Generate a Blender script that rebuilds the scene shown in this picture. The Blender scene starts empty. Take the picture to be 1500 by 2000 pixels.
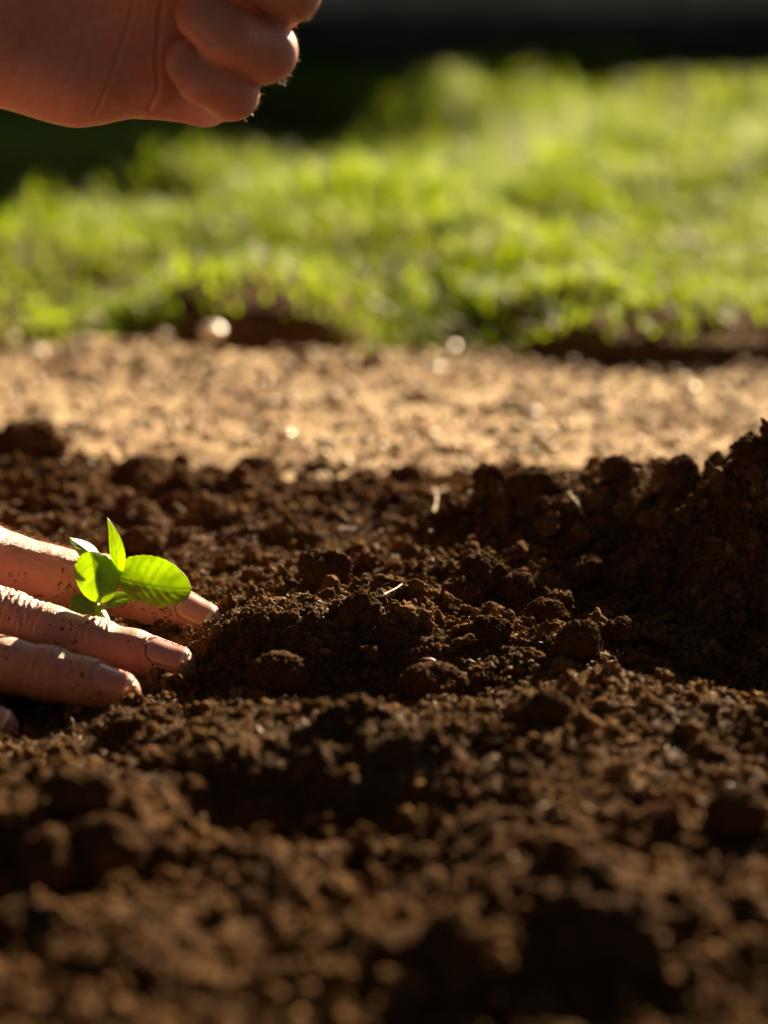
import bpy, math, random
import numpy as np
from mathutils import Vector

random.seed(7)
rng = np.random.default_rng(7)
sc = bpy.context.scene
COL = sc.collection
R = math.radians

# ------------------------------------------------------------------ camera, sky, sun
CAM_H, PITCH, LENS, FOCUS = 0.309, R(15), 100.0, 1.035
cam_d = bpy.data.cameras.new("camera")
cam = bpy.data.objects.new("camera", cam_d)
COL.objects.link(cam)
cam.location = (0, 0, CAM_H)
cam.rotation_euler = (R(90) - PITCH, 0, 0)
cam_d.sensor_fit = 'HORIZONTAL'
cam_d.sensor_width = 24.0
cam_d.lens = LENS
cam_d.clip_start = 0.02
cam_d.clip_end = 500
cam_d.dof.use_dof = True
cam_d.dof.focus_distance = FOCUS
cam_d.dof.aperture_fstop = 4.8
cam_d.dof.aperture_blades = 0
sc.camera = cam

SUN_EL, SUN_AZ = R(22.3), R(25)            # azimuth from +Y (away from camera) towards +X
world = bpy.data.worlds.new("World")
sc.world = world
world.use_nodes = True
wn = world.node_tree
bg = wn.nodes['Background']
sky = wn.nodes.new('ShaderNodeTexSky')
sky.sky_type = 'NISHITA'
sky.sun_disc = False
sky.sun_elevation = SUN_EL
sky.sun_rotation = SUN_AZ
sky.air_density = 0.1
sky.dust_density = 0.4
sky.ozone_density = 0.3
wn.links.new(sky.outputs[0], bg.inputs[0])
bg.inputs[1].default_value = 0.05

sun_d = bpy.data.lights.new("sun", 'SUN')
sun_d.energy = 5.0
sun_d.angle = R(0.5)
sun_d.color = (1.0, 0.79, 0.50)
sun = bpy.data.objects.new("sun", sun_d)
COL.objects.link(sun)
sdir = Vector((math.sin(SUN_AZ) * math.cos(SUN_EL), math.cos(SUN_AZ) * math.cos(SUN_EL), math.sin(SUN_EL)))
sun.rotation_euler = sdir.to_track_quat('Z', 'Y').to_euler()
sun.location = (2, 5, 3)

sc.view_settings.view_transform = 'Standard'
sc.view_settings.look = 'None'
sc.view_settings.gamma = 1
sc.view_settings.exposure = 1.92
sc.render.engine = 'CYCLES'
sc.cycles.use_denoising = True
sc.cycles.max_bounces = 8
sc.cycles.sample_clamp_indirect = 6

# ------------------------------------------------------------------ helpers
CP, SP = math.cos(PITCH), math.sin(PITCH)


def tana(py):
    return math.tan(PITCH + math.atan((py - 1000) / 1000 * 0.16))


def P(px, py, Y):
    """world point seen at photo pixel (px,py) standing Y metres in front of the camera"""
    xn = (px - 750) / 750 * 0.12
    yn = -(py - 1000) / 1000 * 0.16
    d = np.array([xn, CP + yn * SP, -SP + yn * CP])
    return np.array([0, 0, CAM_H]) + d * (Y / d[1])


def tag(o, label=None, cat=None, group=None, kind=None):
    if label: o['label'] = label
    if cat: o['category'] = cat
    if group: o['group'] = group
    if kind: o['kind'] = kind
    return o


def mesh_np(name, V, F, mat=None, parent=None, smooth=True, attrs=None):
    """V (n,3) float, F (m,k) int array of equal-sided faces"""
    me = bpy.data.meshes.new(name)
    V = np.ascontiguousarray(V, dtype=np.float32)
    F = np.ascontiguousarray(F, dtype=np.int32)
    m, k = F.shape
    me.vertices.add(len(V)); me.vertices.foreach_set('co', V.ravel())
    me.loops.add(m * k); me.loops.foreach_set('vertex_index', F.ravel())
    me.polygons.add(m)
    me.polygons.foreach_set('loop_start', np.arange(0, m * k, k, dtype=np.int32))
    if smooth:
        me.polygons.foreach_set('use_smooth', np.ones(m, dtype=bool))
    for an, av in (attrs or {}).items():
        at = me.attributes.new(an, 'FLOAT', 'POINT')
        at.data.foreach_set('value', np.ascontiguousarray(av, dtype=np.float32))
    me.update(calc_edges=True)
    me.validate()
    o = bpy.data.objects.new(name, me)
    COL.objects.link(o)
    if mat: me.materials.append(mat)
    if parent is not None: o.parent = parent
    return o


def hash01(*ks):
    h = np.zeros_like(ks[0], dtype=np.uint32)
    for i, k in enumerate(ks):
        h = h ^ (k.astype(np.int64).astype(np.uint32) * np.uint32([374761393, 668265263, 2147483647, 1274126177][i % 4]))
        h = (h ^ (h >> np.uint32(13))) * np.uint32(1274126177)
        h = h ^ (h >> np.uint32(16))
    return (h & np.uint32(0xFFFFFF)).astype(np.float32) / float(0xFFFFFF)


def vn2(x, y, seed=0):
    xi = np.floor(x); yi = np.floor(y)
    fx = x - xi; fy = y - yi
    fx = fx * fx * fx * (fx * (fx * 6 - 15) + 10); fy = fy * fy * fy * (fy * (fy * 6 - 15) + 10)
    s = np.full(xi.shape, seed + 11, dtype=np.int64)
    a = hash01(xi, yi, s); b = hash01(xi + 1, yi, s); c = hash01(xi, yi + 1, s); d = hash01(xi + 1, yi + 1, s)
    return (a + (b - a) * fx + (c - a) * fy + (a - b - c + d) * fx * fy) * 2 - 1


def vn3(p, seed=0):
    i = np.floor(p); f = p - i
    f = f * f * f * (f * (f * 6 - 15) + 10)
    s = np.full(i[..., 0].shape, seed + 5, dtype=np.int64)
    out = 0
    for dx in (0, 1):
        for dy in (0, 1):
            for dz in (0, 1):
                w = (f[..., 0] if dx else 1 - f[..., 0]) * (f[..., 1] if dy else 1 - f[..., 1]) * (f[..., 2] if dz else 1 - f[..., 2])
                out = out + w * hash01(i[..., 0] + dx, i[..., 1] + dy, i[..., 2] + dz, s)
    return out * 2 - 1


def fbm3(p, octs, seed=0, gain=0.5):
    a, s, o = 1.0, 0.0, 0
    for k in range(octs):
        o = o + a * vn3(p * (2.03 ** k), seed + k * 17); s += a; a *= gain
    return o / s


def crumbs2(x, y, cell, seed, keep=0.8, rmin=0.35, rmax=0.62):
    """field of half-round crumbs: height in metres"""
    gx = x / cell + 0.22 * vn2(x / cell * 2.3, y / cell * 2.3, seed + 7) + 0.10 * vn2(x / cell * 5.1, y / cell * 5.1, seed + 8)
    gy = y / cell + 0.22 * vn2(x / cell * 2.3 + 40, y / cell * 2.3, seed + 9) + 0.10 * vn2(x / cell * 5.1 + 40, y / cell * 5.1, seed + 10)
    xi, yi = np.floor(gx), np.floor(gy)
    out = np.zeros_like(gx)
    s = np.full(xi.shape, seed, dtype=np.int64)
    for dx in (-1, 0, 1):
        for dy in (-1, 0, 1):
            cx, cy = xi + dx, yi + dy
            h1 = hash01(cx, cy, s); h2 = hash01(cx, cy, s + 1); h3 = hash01(cx, cy, s + 2); h4 = hash01(cx, cy, s + 3)
            r = np.where(h4 < keep, rmin + (rmax - rmin) * h3 * h3, 0.0)
            d2 = (gx - cx - h1) ** 2 + (gy - cy - h2) ** 2
            out = np.maximum(out, np.sqrt(np.maximum(r * r - d2, 0)))
    return out * cell


# ------------------------------------------------------------------ node material helpers
def newmat(name):
    m = bpy.data.materials.new(name)
    m.use_nodes = True
    nt = m.node_tree
    return m, nt, nt.nodes['Principled BSDF']


def N(nt, typ, **kw):
    n = nt.nodes.new(typ)
    for k, v in kw.items():
        if k.startswith('i_'):
            n.inputs[k[2:].replace('_', ' ')].default_value = v
        else:
            setattr(n, k, v)
    return n


def ramp(nt, src, stops, interp='LINEAR'):
    r = nt.nodes.new('ShaderNodeValToRGB')
    r.color_ramp.interpolation = interp
    while len(r.color_ramp.elements) < len(stops):
        r.color_ramp.elements.new(0.5)
    for e, (p, c) in zip(r.color_ramp.elements, stops):
        e.position = p; e.color = (*c, 1) if len(c) == 3 else c
    nt.links.new(src, r.inputs[0])
    return r.outputs[0]


def noise(nt, scale, detail=4, rough=0.55, vec=None, out='Fac'):
    n = N(nt, 'ShaderNodeTexNoise'); n.inputs['Scale'].default_value = scale
    n.inputs['Detail'].default_value = detail; n.inputs['Roughness'].default_value = rough
    if vec is None:
        tc = nt.nodes.get('TC') or nt.nodes.new('ShaderNodeTexCoord'); tc.name = 'TC'
        vec = tc.outputs['Object']
    nt.links.new(vec, n.inputs['Vector'])
    return n.outputs[out]


def mixc(nt, fac, a, b, mode='MIX'):
    m = nt.nodes.new('ShaderNodeMix'); m.data_type = 'RGBA'; m.blend_type = mode
    for sock, v in ((m.inputs[0], fac), (m.inputs[6], a), (m.inputs[7], b)):
        if isinstance(v, (int, float)): sock.default_value = v
        elif isinstance(v, tuple): sock.default_value = (*v, 1)
        else: nt.links.new(v, sock)
    return m.outputs[2]


def bump(nt, h, strength, dist, normal=None):
    b = nt.nodes.new('ShaderNodeBump'); b.inputs['Strength'].default_value = strength
    b.inputs['Distance'].default_value = dist
    nt.links.new(h, b.inputs['Height'])
    if normal: nt.links.new(normal, b.inputs['Normal'])
    return b.outputs[0]


def soil_material(name, c0, c1, c2, rough=0.9, spec=0.03):
    m, nt, b = newmat(name)
    n1 = noise(nt, 45, 5, 0.6)
    n2 = noise(nt, 900, 3, 0.6)
    c = ramp(nt, n1, [(0.3, c0), (0.52, c1), (0.75, c2)])
    c = mixc(nt, ramp(nt, n2, [(0.35, (0, 0, 0)), (0.75, (1, 1, 1))]), mixc(nt, 1.0, c, (0.55, 0.5, 0.45), 'MULTIPLY'), mixc(nt, 1.0, c, (1.5, 1.45, 1.35), 'MULTIPLY'))
    nt.links.new(c, b.inputs['Base Color'])
    b.inputs['Roughness'].default_value = rough
    b.inputs['Specular IOR Level'].default_value = spec
    nt.links.new(bump(nt, noise(nt, 1500, 3, 0.7), 0.6, 0.0006), b.inputs['Normal'])
    return m


M = {}
M['soil'] = soil_material('dark_soil', (0.048, 0.023, 0.009), (0.088, 0.044, 0.0165), (0.145, 0.077, 0.029))
M['crumb'] = soil_material('rim_lit_crumb_soil', (0.075, 0.037, 0.014), (0.135, 0.070, 0.026), (0.32, 0.19, 0.082))  # paler than the bed soil: sunlit rim sparkle put into the crumb colour
M['path'] = soil_material('sandy_path', (0.36, 0.25, 0.16), (0.50, 0.39, 0.26), (0.60, 0.50, 0.37), 0.9, 0.12)
M['turf'] = soil_material('turf_earth', (0.06, 0.028, 0.014), (0.10, 0.05, 0.024), (0.12, 0.07, 0.03))
M['earth'] = soil_material('plain_earth', (0.06, 0.04, 0.02), (0.08, 0.055, 0.03), (0.11, 0.08, 0.04))


_nt = M['path'].node_tree; _b = _nt.nodes['Principled BSDF']
_c = _b.inputs['Base Color'].links[0].from_socket
_m = ramp(_nt, noise(_nt, 26, 5, 0.7), [(0.36, (0.55, 0.42, 0.32)), (0.50, (1, 0.95, 0.9)), (0.66, (1.25, 1.25, 1.2))])
_nt.links.new(mixc(_nt, 1.0, _c, _m, 'MULTIPLY'), _b.inputs['Base Color'])


def simple(name, col, rough=0.6, spec=0.4, var=0.25, scale=200, trans=0.0):
    m, nt, b = newmat(name)
    n = noise(nt, scale, 3)
    c = ramp(nt, n, [(0.3, tuple(x * (1 - var) for x in col)), (0.7, tuple(min(1, x * (1 + var)) for x in col))])
    nt.links.new(c, b.inputs['Base Color'])
    b.inputs['Roughness'].default_value = rough
    b.inputs['Specular IOR Level'].default_value = spec
    return m


M['straw'] = simple('dry_straw', (0.50, 0.37, 0.21), 0.6, 0.5)
M['fibre'] = simple('root_fibre', (0.30, 0.19, 0.10), 0.5, 0.4)
M['pebble'] = simple('pale_pebble', (0.72, 0.64, 0.50), 0.34, 0.7)
M['gravel'] = simple('path_grit', (0.50, 0.38, 0.25), 0.6, 0.3, 0.6, 60)
M['seed'] = simple('red_seed', (0.22, 0.06, 0.035), 0.4, 0.5)


def leafy(name, refl, trans, tfac=0.55, rough=0.4, veins=False, var=0.25, scale=150):
    m = bpy.data.materials.new(name); m.use_nodes = True
    nt = m.node_tree
    b = nt.nodes['Principled BSDF']; out = nt.nodes['Material Output']
    n = noise(nt, scale, 3)
    g = ramp(nt, n, [(0.3, (1 - var,) * 3), (0.7, (1 + var,) * 3)])
    ca = mixc(nt, 1.0, refl, g, 'MULTIPLY'); cb = mixc(nt, 1.0, trans, g, 'MULTIPLY')
    if veins:
        at = N(nt, 'ShaderNodeAttribute', attribute_name='vein')
        ca = mixc(nt, at.outputs['Fac'], ca, tuple(min(1, x * 1.6 + 0.03) for x in refl))
        cb = mixc(nt, at.outputs['Fac'], cb, tuple(x * 0.6 for x in trans))
        sp = ramp(nt, noise(nt, 330, 3, 0.6), [(0.70, (0, 0, 0)), (0.74, (1, 1, 1))])
        ca = mixc(nt, sp, ca, (0.10, 0.06, 0.02)); cb = mixc(nt, sp, cb, (0.16, 0.10, 0.01))
        bz = bump(nt, noise(nt, 1300, 2), 0.35, 0.0003)
        nt.links.new(bz, b.inputs['Normal'])
    nt.links.new(ca, b.inputs['Base Color'])
    b.inputs['Roughness'].default_value = rough
    b.inputs['Specular IOR Level'].default_value = 0.35
    t = nt.nodes.new('ShaderNodeBsdfTranslucent'); nt.links.new(cb, t.inputs['Color'])
    mx = nt.nodes.new('ShaderNodeMixShader'); mx.inputs[0].default_value = tfac
    nt.links.new(b.outputs[0], mx.inputs[1]); nt.links.new(t.outputs[0], mx.inputs[2])
    nt.links.new(mx.outputs[0], out.inputs['Surface'])
    return m


M['leaf'] = leafy('seedling_leaf', (0.12, 0.24, 0.05), (0.62, 0.80, 0.02), 0.60, 0.36, True)
M['stem'] = leafy('seedling_stem', (0.22, 0.20, 0.05), (0.40, 0.30, 0.05), 0.3, 0.4)
M['grass'] = leafy('grass_blade', (0.10, 0.165, 0.015), (0.38, 0.51, 0.012), 0.5, 0.55, False, 0.4, 9)
M['added_shrub'] = leafy('shrub_leaf', (0.03, 0.06, 0.02), (0.05, 0.09, 0.015), 0.3, 0.5)
M['bark'] = simple('shrub_bark', (0.10, 0.07, 0.05), 0.9, 0.2)
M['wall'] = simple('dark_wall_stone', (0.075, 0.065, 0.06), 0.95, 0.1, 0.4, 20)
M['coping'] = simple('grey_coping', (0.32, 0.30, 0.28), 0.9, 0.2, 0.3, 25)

# ------------------------------------------------------------------ joints of the lower hand (photo x, y, distance, radius mm): the soil is pressed in round them
HJ = {
    'thumb': [(-60, 1090, 1.016, 13.2), (95, 1124, 1.020, 9.6), (205, 1142, 1.022, 9.4), (300, 1170, 1.022, 8.3), (398, 1217, 1.016, 6.5)],
    'index': [(-190, 1130, .988, 11), (18, 1214, .984, 9.4), (95, 1236, .982, 8.5), (182, 1259, .980, 8.2), (262, 1278, .978, 7.4), (346, 1302, .975, 6.3)],
    'middle': [(-250, 1190, .964, 11), (-65, 1281, .960, 9.3), (10, 1300, .959, 8.6), (95, 1317, .958, 8.4), (165, 1333, .956, 7.5), (236, 1354, .954, 6.4)],
    'ring': [(-300, 1260, .940, 10.5), (-190, 1350, .938, 9.0), (-90, 1392, .936, 7.8), (-3, 1422, .934, 6.2)],
}


def carve(X, Y, Z):
    for nm, js in HJ.items():
        for j0, j1 in zip(js[:-1], js[1:]):
            a, b = P(*j0[:3]), P(*j1[:3])
            sel = (X > min(a[0], b[0]) - .04) & (X < max(a[0], b[0]) + .02) & (Y > a[1] - .05) & (Y < a[1] + .04)
            x, y = X[sel], Y[sel]
            ab = (b - a)[:2]; L2 = ab @ ab
            t = np.clip(((x - a[0]) * ab[0] + (y - a[1]) * ab[1]) / L2, 0, 1)
            cx, cy = a[0] + ab[0] * t, a[1] + ab[1] * t
            r = (j0[3] + (j1[3] - j0[3]) * t) / 1000
            zc = a[2] + (b[2] - a[2]) * t
            d = np.hypot(x - cx, y - cy)
            lim = zc - CARVE[nm] * r + np.maximum(d - r * 0.9, 0) * np.where(y < cy, 0.28, 0.9) * np.where((x > cx) & (t > 0.99), 3.0, 1.0)
            lim = lim + np.maximum(d - 0.020, 0) * 0.6
            k = 0.002
            h = np.clip(0.5 + 0.5 * (lim - Z[sel]) / k, 0, 1)
            Z[sel] = lim + (Z[sel] - lim) * h - k * h * (1 - h)
    return Z


CARVE = {'thumb': 0.75, 'index': 0.8, 'middle': 0.75, 'ring': 0.95}

# ------------------------------------------------------------------ soil bed terrain
cols = {
    -250: [(2000, 0), (1800, 0), (1600, 4), (1500, 2), (1400, -4), (1250, -4), (1100, 0), (960, 1), (915, 4)],
    0: [(2000, 0), (1850, -2), (1720, -5), (1610, 8), (1560, -5), (1500, 6), (1460, -14), (1400, -16), (1280, -12), (1180, -6), (1080, 0), (980, 0), (930, 3), (900, 5)],
    250: [(2000, 2), (1880, 0), (1800, 2), (1720, -7), (1610, 3), (1560, -8), (1480, 5), (1420, -8), (1350, -12), (1250, -11), (1150, -6), (1050, 0), (980, 0), (940, 2)],
    500: [(2000, -2), (1880, 3), (1790, -8), (1690, 3), (1655, -12), (1485, 6), (1410, 7), (1380, -8), (1225, 9), (1150, 1), (1050, 1), (980, 0), (950, 1)],
    750: [(2000, -6), (1880, 3), (1800, 0), (1700, -5), (1600, -7), (1480, 5), (1405, 7), (1370, -8), (1240, 8), (1200, 5), (1100, -1), (1020, 0), (975, 4), (955, 5)],
    1000: [(2000, -10), (1880, -4), (1750, 0), (1620, 0), (1500, 3), (1420, 4), (1375, 0), (1290, 3), (1240, 3), (1170, 4), (1090, 8), (1040, 11), (980, 15), (945, 18)],
    1250: [(2000, -8), (1880, -4), (1750, 0), (1620, 2), (1500, 3), (1400, 3), (1340, 4), (1280, -6), (1190, 0), (1120, 7), (1050, 14), (960, 26), (910, 33)],
    1500: [(2000, 4), (1880, 2), (1700, 3), (1560, -1), (1450, 2), (1395, 3), (1360, -14), (1200, 4), (1050, 24), (940, 38), (875, 47)],
    1800: [(2000, 0), (1800, 2), (1600, 0), (1450, 2), (1380, -8), (1200, 6), (1000, 28), (880, 44)],
}
cp = []
for px, lst in cols.items():
    for py, zmm in lst:
        z = zmm / 1000
        Y = (CAM_H - z) / tana(py)
        q = P(px, py, Y)
        cp.append((q[0], q[1], z))
    # behind the crest the heap falls to the path
    q = cp[-1]
    cp.append((q[0], q[1] + 0.035, max(-0.012, q[2] - 0.024)))
    cp.append((q[0], q[1] + 0.07, min(-0.012, q[2] - 0.03)))
    cp.append((q[0], q[1] + 0.15, -0.022))
for gx in (-0.9, -0.55, 0.55, 0.9):
    for gy, gz in ((0.45, 0), (0.7, 0), (0.9, 0.0), (1.1, 0.012), (1.3, -0.014)):
        cp.append((gx, gy, gz))
for gx in (-0.3, 0, 0.3):
    cp.append((gx, 0.45, 0)); cp.append((gx, 1.42, -0.02))
cp = np.array(cp)


def rbf_fit(pts, vals, lam=2.5e-3):
    d = np.linalg.norm(pts[:, None] - pts[None], axis=2)
    K = np.sqrt(d * d + 0.016 ** 2)
    n = len(pts)
    A = np.zeros((n + 1, n + 1)); A[:n, :n] = K - lam * np.eye(n); A[n, :n] = 1; A[:n, n] = 1
    return np.linalg.solve(A, np.append(vals, 0))


rw = rbf_fit(cp[:, :2], cp[:, 2])


def macro_z(x, y):
    sh = x.shape; x = x.ravel(); y = y.ravel()
    o = np.full(x.shape, rw[-1])
    for i in range(len(cp)):
        o += rw[i] * np.sqrt((x - cp[i, 0]) ** 2 + (y - cp[i, 1]) ** 2 + 0.016 ** 2)
    return o.reshape(sh)


def spaced(segs):
    """segs: list of (start, end, step) with smooth step changes"""
    out = []
    for a, b, s in segs:
        n = max(2, int(round((b - a) / s)))
        out.append(np.linspace(a, b, n, endpoint=False))
    out.append(np.array([segs[-1][1]]))
    return np.concatenate(out)


gx = spaced([(-1.2, -0.5, .01), (-0.5, -0.25, .002), (-0.25, -0.165, 0.0008), (-0.165, 0.165, 0.00033), (0.165, 0.25, 0.0008), (0.25, 0.5, .002), (0.5, 1.2, .01)])
gy = spaced([(0.30, 0.6, 0.004), (0.6, 0.82, 0.0011), (0.82, 0.93, 0.0007), (0.93, 1.06, 0.00048), (1.06, 1.2, 0.0008), (1.2, 1.40, 0.0014)])
X, Y = np.meshgrid(gx, gy, indexing='ij')
# macro shape on a coarse lattice, then interpolated
cgx = np.linspace(-1.2, 1.2, 321); cgy = np.linspace(0.3, 1.40, 221)
CX, CY = np.meshgrid(cgx, cgy, indexing='ij')
CZ = macro_z(CX, CY)


def bil(Zg, ax, ay, x, y):
    fx = np.interp(x, ax, np.arange(len(ax))); fy = np.interp(y, ay, np.arange(len(ay)))
    ix = np.minimum(fx.astype(int), len(ax) - 2); iy = np.minimum(fy.astype(int), len(ay) - 2)
    tx = fx - ix; ty = fy - iy
    return (Zg[ix, iy] * (1 - tx) * (1 - ty) + Zg[ix + 1, iy] * tx * (1 - ty) + Zg[ix, iy + 1] * (1 - tx) * ty + Zg[ix + 1, iy + 1] * tx * ty)


def smooth_lattice(Z):
    Zp = np.pad(Z, 1, mode='edge')
    return (Zp[:-2, 1:-1] + Zp[2:, 1:-1] + Zp[1:-1, :-2] + Zp[1:-1, 2:] + 4 * Z) / 8


Z = bil(CZ, cgx, cgy, X, Y)
Z += 0.003 * vn2(X / 0.03, Y / 0.022, 25) * np.clip((0.83 - Y) / 0.06, 0, 1)
# how lumpy: smoother on the fine lit ridge, rougher elsewhere
wx = X + 0.0035 * vn2(X / 0.011, Y / 0.011, 3) + 0.0012 * vn2(X / 0.003, Y / 0.003, 4)
wy = Y + 0.0035 * vn2(X / 0.011, Y / 0.011, 5) + 0.0012 * vn2(X / 0.003, Y / 0.003, 6)
lump = 0.55 + 0.45 * vn2(X / 0.05, Y / 0.05, 9)
Z += 0.0040 * vn2(wx / 0.035, wy / 0.035, 21) + 0.0022 * vn2(wx / 0.015, wy / 0.015, 22)
Z += 0.42 * lump * crumbs2(wx, wy, 0.017, 31, 0.6)
Z += 0.40 * crumbs2(wx, wy, 0.0075, 32, 0.6)
Z += 0.0008 * np.abs(vn2(wx / 0.004, wy / 0.004, 23)) + 0.0006 * np.abs(vn2(wx / 0.0022, wy / 0.0022, 24))
Z += 0.38 * crumbs2(wx + 0.0005 * vn2(X / 0.0012, Y / 0.0012, 7), wy, 0.0036, 33, 0.7)
Z = carve(X, Y, Z)
gY = np.gradient(Z, gy, axis=1); gX = np.gradient(Z, gx, axis=0)
nl = np.sqrt(1 + gX ** 2 + gY ** 2)
fine = 0.55 * crumbs2(X + Z, Y - Z, 0.0019, 34, 0.75) + 0.5 * crumbs2(X - Z * .5, Y + Z, 0.0010, 35, 0.7) + 0.0004 * vn2(X / 0.0008, (Y + Z) / 0.0008, 36)
dx_ = np.clip(-gX / nl, -.8, .8) * fine; dy_ = np.clip(-gY / nl, -.8, .8) * fine
VX, VY, VZ = X + dx_, Y + dy_, Z + fine / nl
nx_, ny_ = X.shape


def grid_faces(nx, ny):
    i = np.arange(nx * ny).reshape(nx, ny)
    return np.stack([i[:-1, :-1], i[1:, :-1], i[1:, 1:], i[:-1, 1:]], -1).reshape(-1, 4)


soil = mesh_np('soil_bed', np.stack([VX, VY, VZ], -1).reshape(-1, 3), grid_faces(nx_, ny_), M['soil'])
tag(soil, 'dark brown freshly dug soil of the planting bed', kind='structure')


def soil_z(x, y):
    return bil(VZ, gx, gy, np.atleast_1d(x), np.atleast_1d(y))


# ------------------------------------------------------------------ ground, path, lawn earth
def sheet(name, x0, x1, y0, y1, nx, ny, zf, mat):
    a = np.linspace(x0, x1, nx); b = np.linspace(y0, y1, ny)
    XX, YY = np.meshgrid(a, b, indexing='ij')
    return mesh_np(name, np.stack([XX, YY, zf(XX, YY)], -1).reshape(-1, 3), grid_faces(nx, ny), mat)


def path_z(x, y):
    edge = 1.44 + 0.012 * vn2(x / 0.07, x * 0, 51)
    z = 0.002 + 0.003 * vn2(x / 0.06, y / 0.06, 52) + 0.0015 * vn2(x / 0.015, y / 0.015, 53) + 0.35 * crumbs2(x, y, 0.006, 54, 0.5)
    return z - 0.03 * np.clip((y - edge) / 0.04, 0, 1) - 0.03 * np.clip((1.205 - y) / 0.02, 0, 1)


def turf_z(x, y):
    base = 0.008 + 0.016 * vn2(x / 0.16, y / 0.16, 61) + 0.006 * vn2(x / 0.05, y / 0.05, 62)
    rise = np.clip((y - (1.425 + 0.02 * vn2(x / 0.08, x * 0, 63))) / 0.22, 0, 1)
    e2 = 1.372 + 0.008 * vn2(x / 0.04, x * 0, 64)
    right = np.clip((x - 0.045 + 0.02 * vn2(y / 0.03, x * 0, 65)) / 0.05, 0, 1)
    bank = right * (np.clip((y - e2) / 0.035, 0, 1)) * np.clip((1.62 - y) / 0.15, 0, 1) * 0.030
    hol = np.exp(-((x + 0.06) / 0.05) ** 4) * np.clip((y - 1.46) / 0.015, 0, 1) * np.clip((1.60 - y) / 0.08, 0, 1) * 0.022
    return -0.02 + rise * (0.020 + base) + bank + hol + 0.35 * crumbs2(x, y, 0.012, 66, 0.6)


tag(sheet('path', -1.6, 1.6, 1.18, 1.56, 900, 270, path_z, M['path']), 'pale sandy earth path', kind='structure')
tag(sheet('lawn_ground', -2.2, 2.2, 1.355, 4.2, 700, 520, turf_z, M['turf']), 'earth under the lawn', kind='structure')
tag(sheet('ground', -60, 60, -20, 100, 12, 12, lambda x, y: -0.05 + 0 * x, M['earth']), 'plain earth', kind='structure')

# ------------------------------------------------------------------ lumps (crumbs, grit, clods)
def icosphere(sub):
    t = (1 + 5 ** .5) / 2
    v = [(-1, t, 0), (1, t, 0), (-1, -t, 0), (1, -t, 0), (0, -1, t), (0, 1, t), (0, -1, -t), (0, 1, -t), (t, 0, -1), (t, 0, 1), (-t, 0, -1), (-t, 0, 1)]
    f = [(0, 11, 5), (0, 5, 1), (0, 1, 7), (0, 7, 10), (0, 10, 11), (1, 5, 9), (5, 11, 4), (11, 10, 2), (10, 7, 6), (7, 1, 8), (3, 9, 4), (3, 4, 2), (3, 2, 6), (3, 6, 8), (3, 8, 9), (4, 9, 5), (2, 4, 11), (6, 2, 10), (8, 6, 7), (9, 8, 1)]
    v = [np.array(a) / np.linalg.norm(a) for a in v]
    for _ in range(sub):
        cache = {}; nf = []

        def mid(a, b):
            k = (min(a, b), max(a, b))
            if k not in cache:
                m = v[a] + v[b]; v.append(m / np.linalg.norm(m)); cache[k] = len(v) - 1
            return cache[k]
        for a, b, c in f:
            ab, bc, ca = mid(a, b), mid(b, c), mid(c, a)
            nf += [(a, ab, ca), (b, bc, ab), (c, ca, bc), (ab, bc, ca)]
        f = nf
    return np.array(v), np.array(f)


def rand_rot(n):
    q = rng.normal(size=(n, 4)); q /= np.linalg.norm(q, axis=1)[:, None]
    w, x, y, z = q.T
    return np.stack([1 - 2 * (y * y + z * z), 2 * (x * y - z * w), 2 * (x * z + y * w), 2 * (x * y + z * w), 1 - 2 * (x * x + z * z), 2 * (y * z - x * w),
                     2 * (x * z - y * w), 2 * (y * z + x * w), 1 - 2 * (x * x + y * y)], -1).reshape(n, 3, 3)


def lumps(pos, rad, sub, variants=10, rough=0.35, squash=(0.6, 1.1)):
    bv, bf = icosphere(sub)
    vs = []
    for k in range(variants):
        d = 1 + rough * vn3(bv * 1.3 + k * 7.7, k) + rough * 0.6 * vn3(bv * 3.1 + k * 3.3, k + 50)
        vs.append(bv * d[:, None])
    vs = np.array(vs)
    n = len(pos)
    which = rng.integers(0, variants, n)
    S = rng.uniform(squash[0], squash[1], (n, 1, 3))
    V = vs[which] * S * rad[:, None, None]
    V = np.einsum('nij,nvj->nvi', rand_rot(n), V) + pos[:, None, :]
    F = bf[None] + (np.arange(n) * len(bv))[:, None, None]
    return V.reshape(-1, 3), F.reshape(-1, 3)


def join(parts):
    Vs, Fs, o = [], [], 0
    for v, f in parts:
        Vs.append(v); Fs.append(f + o); o += len(v)
    return np.concatenate(Vs), np.concatenate(Fs)


def scatter_soil(n, spread=0.17, y0=0.64, y1=1.27):
    y = rng.uniform(y0, y1, n)
    x = rng.uniform(-1, 1, n) * (spread * (0.55 + 0.45 * y / 1.27) + 0.01)
    return x, y


parts = []
# tiny crumbs, denser where the soil is in focus
x, y = scatter_soil(230000, 0.17, 0.88, 1.12)
keep = vn2(x / 0.02, y / 0.02, 71) + 0.25 * rng.normal(size=len(x)) > -0.2
x, y = x[keep], y[keep]
r = 0.00016 + 0.0005 * rng.random(len(x)) ** 3
parts.append(lumps(np.stack([x, y, soil_z(x, y) + r * 0.3], -1), r, 0, 12, 0.5))
x, y = scatter_soil(9000, 0.2)
r = 0.0006 + 0.0016 * rng.random(len(x)) ** 3.5
parts.append(lumps(np.stack([x, y, soil_z(x, y) + r * 0.35], -1), r, 1, 14, 0.5))
x, y = scatter_soil(1500, 0.22)
r = 0.0016 + 0.0028 * rng.random(len(x)) ** 2.5
parts.append(lumps(np.stack([x, y, soil_z(x, y) + r * 0.25], -1), r, 3, 14, 0.8))
x = rng.uniform(0.0, 0.17, 500); y = rng.uniform(0.98, 1.17, 500)
r = 0.0012 + 0.0030 * rng.random(500) ** 2
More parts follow.
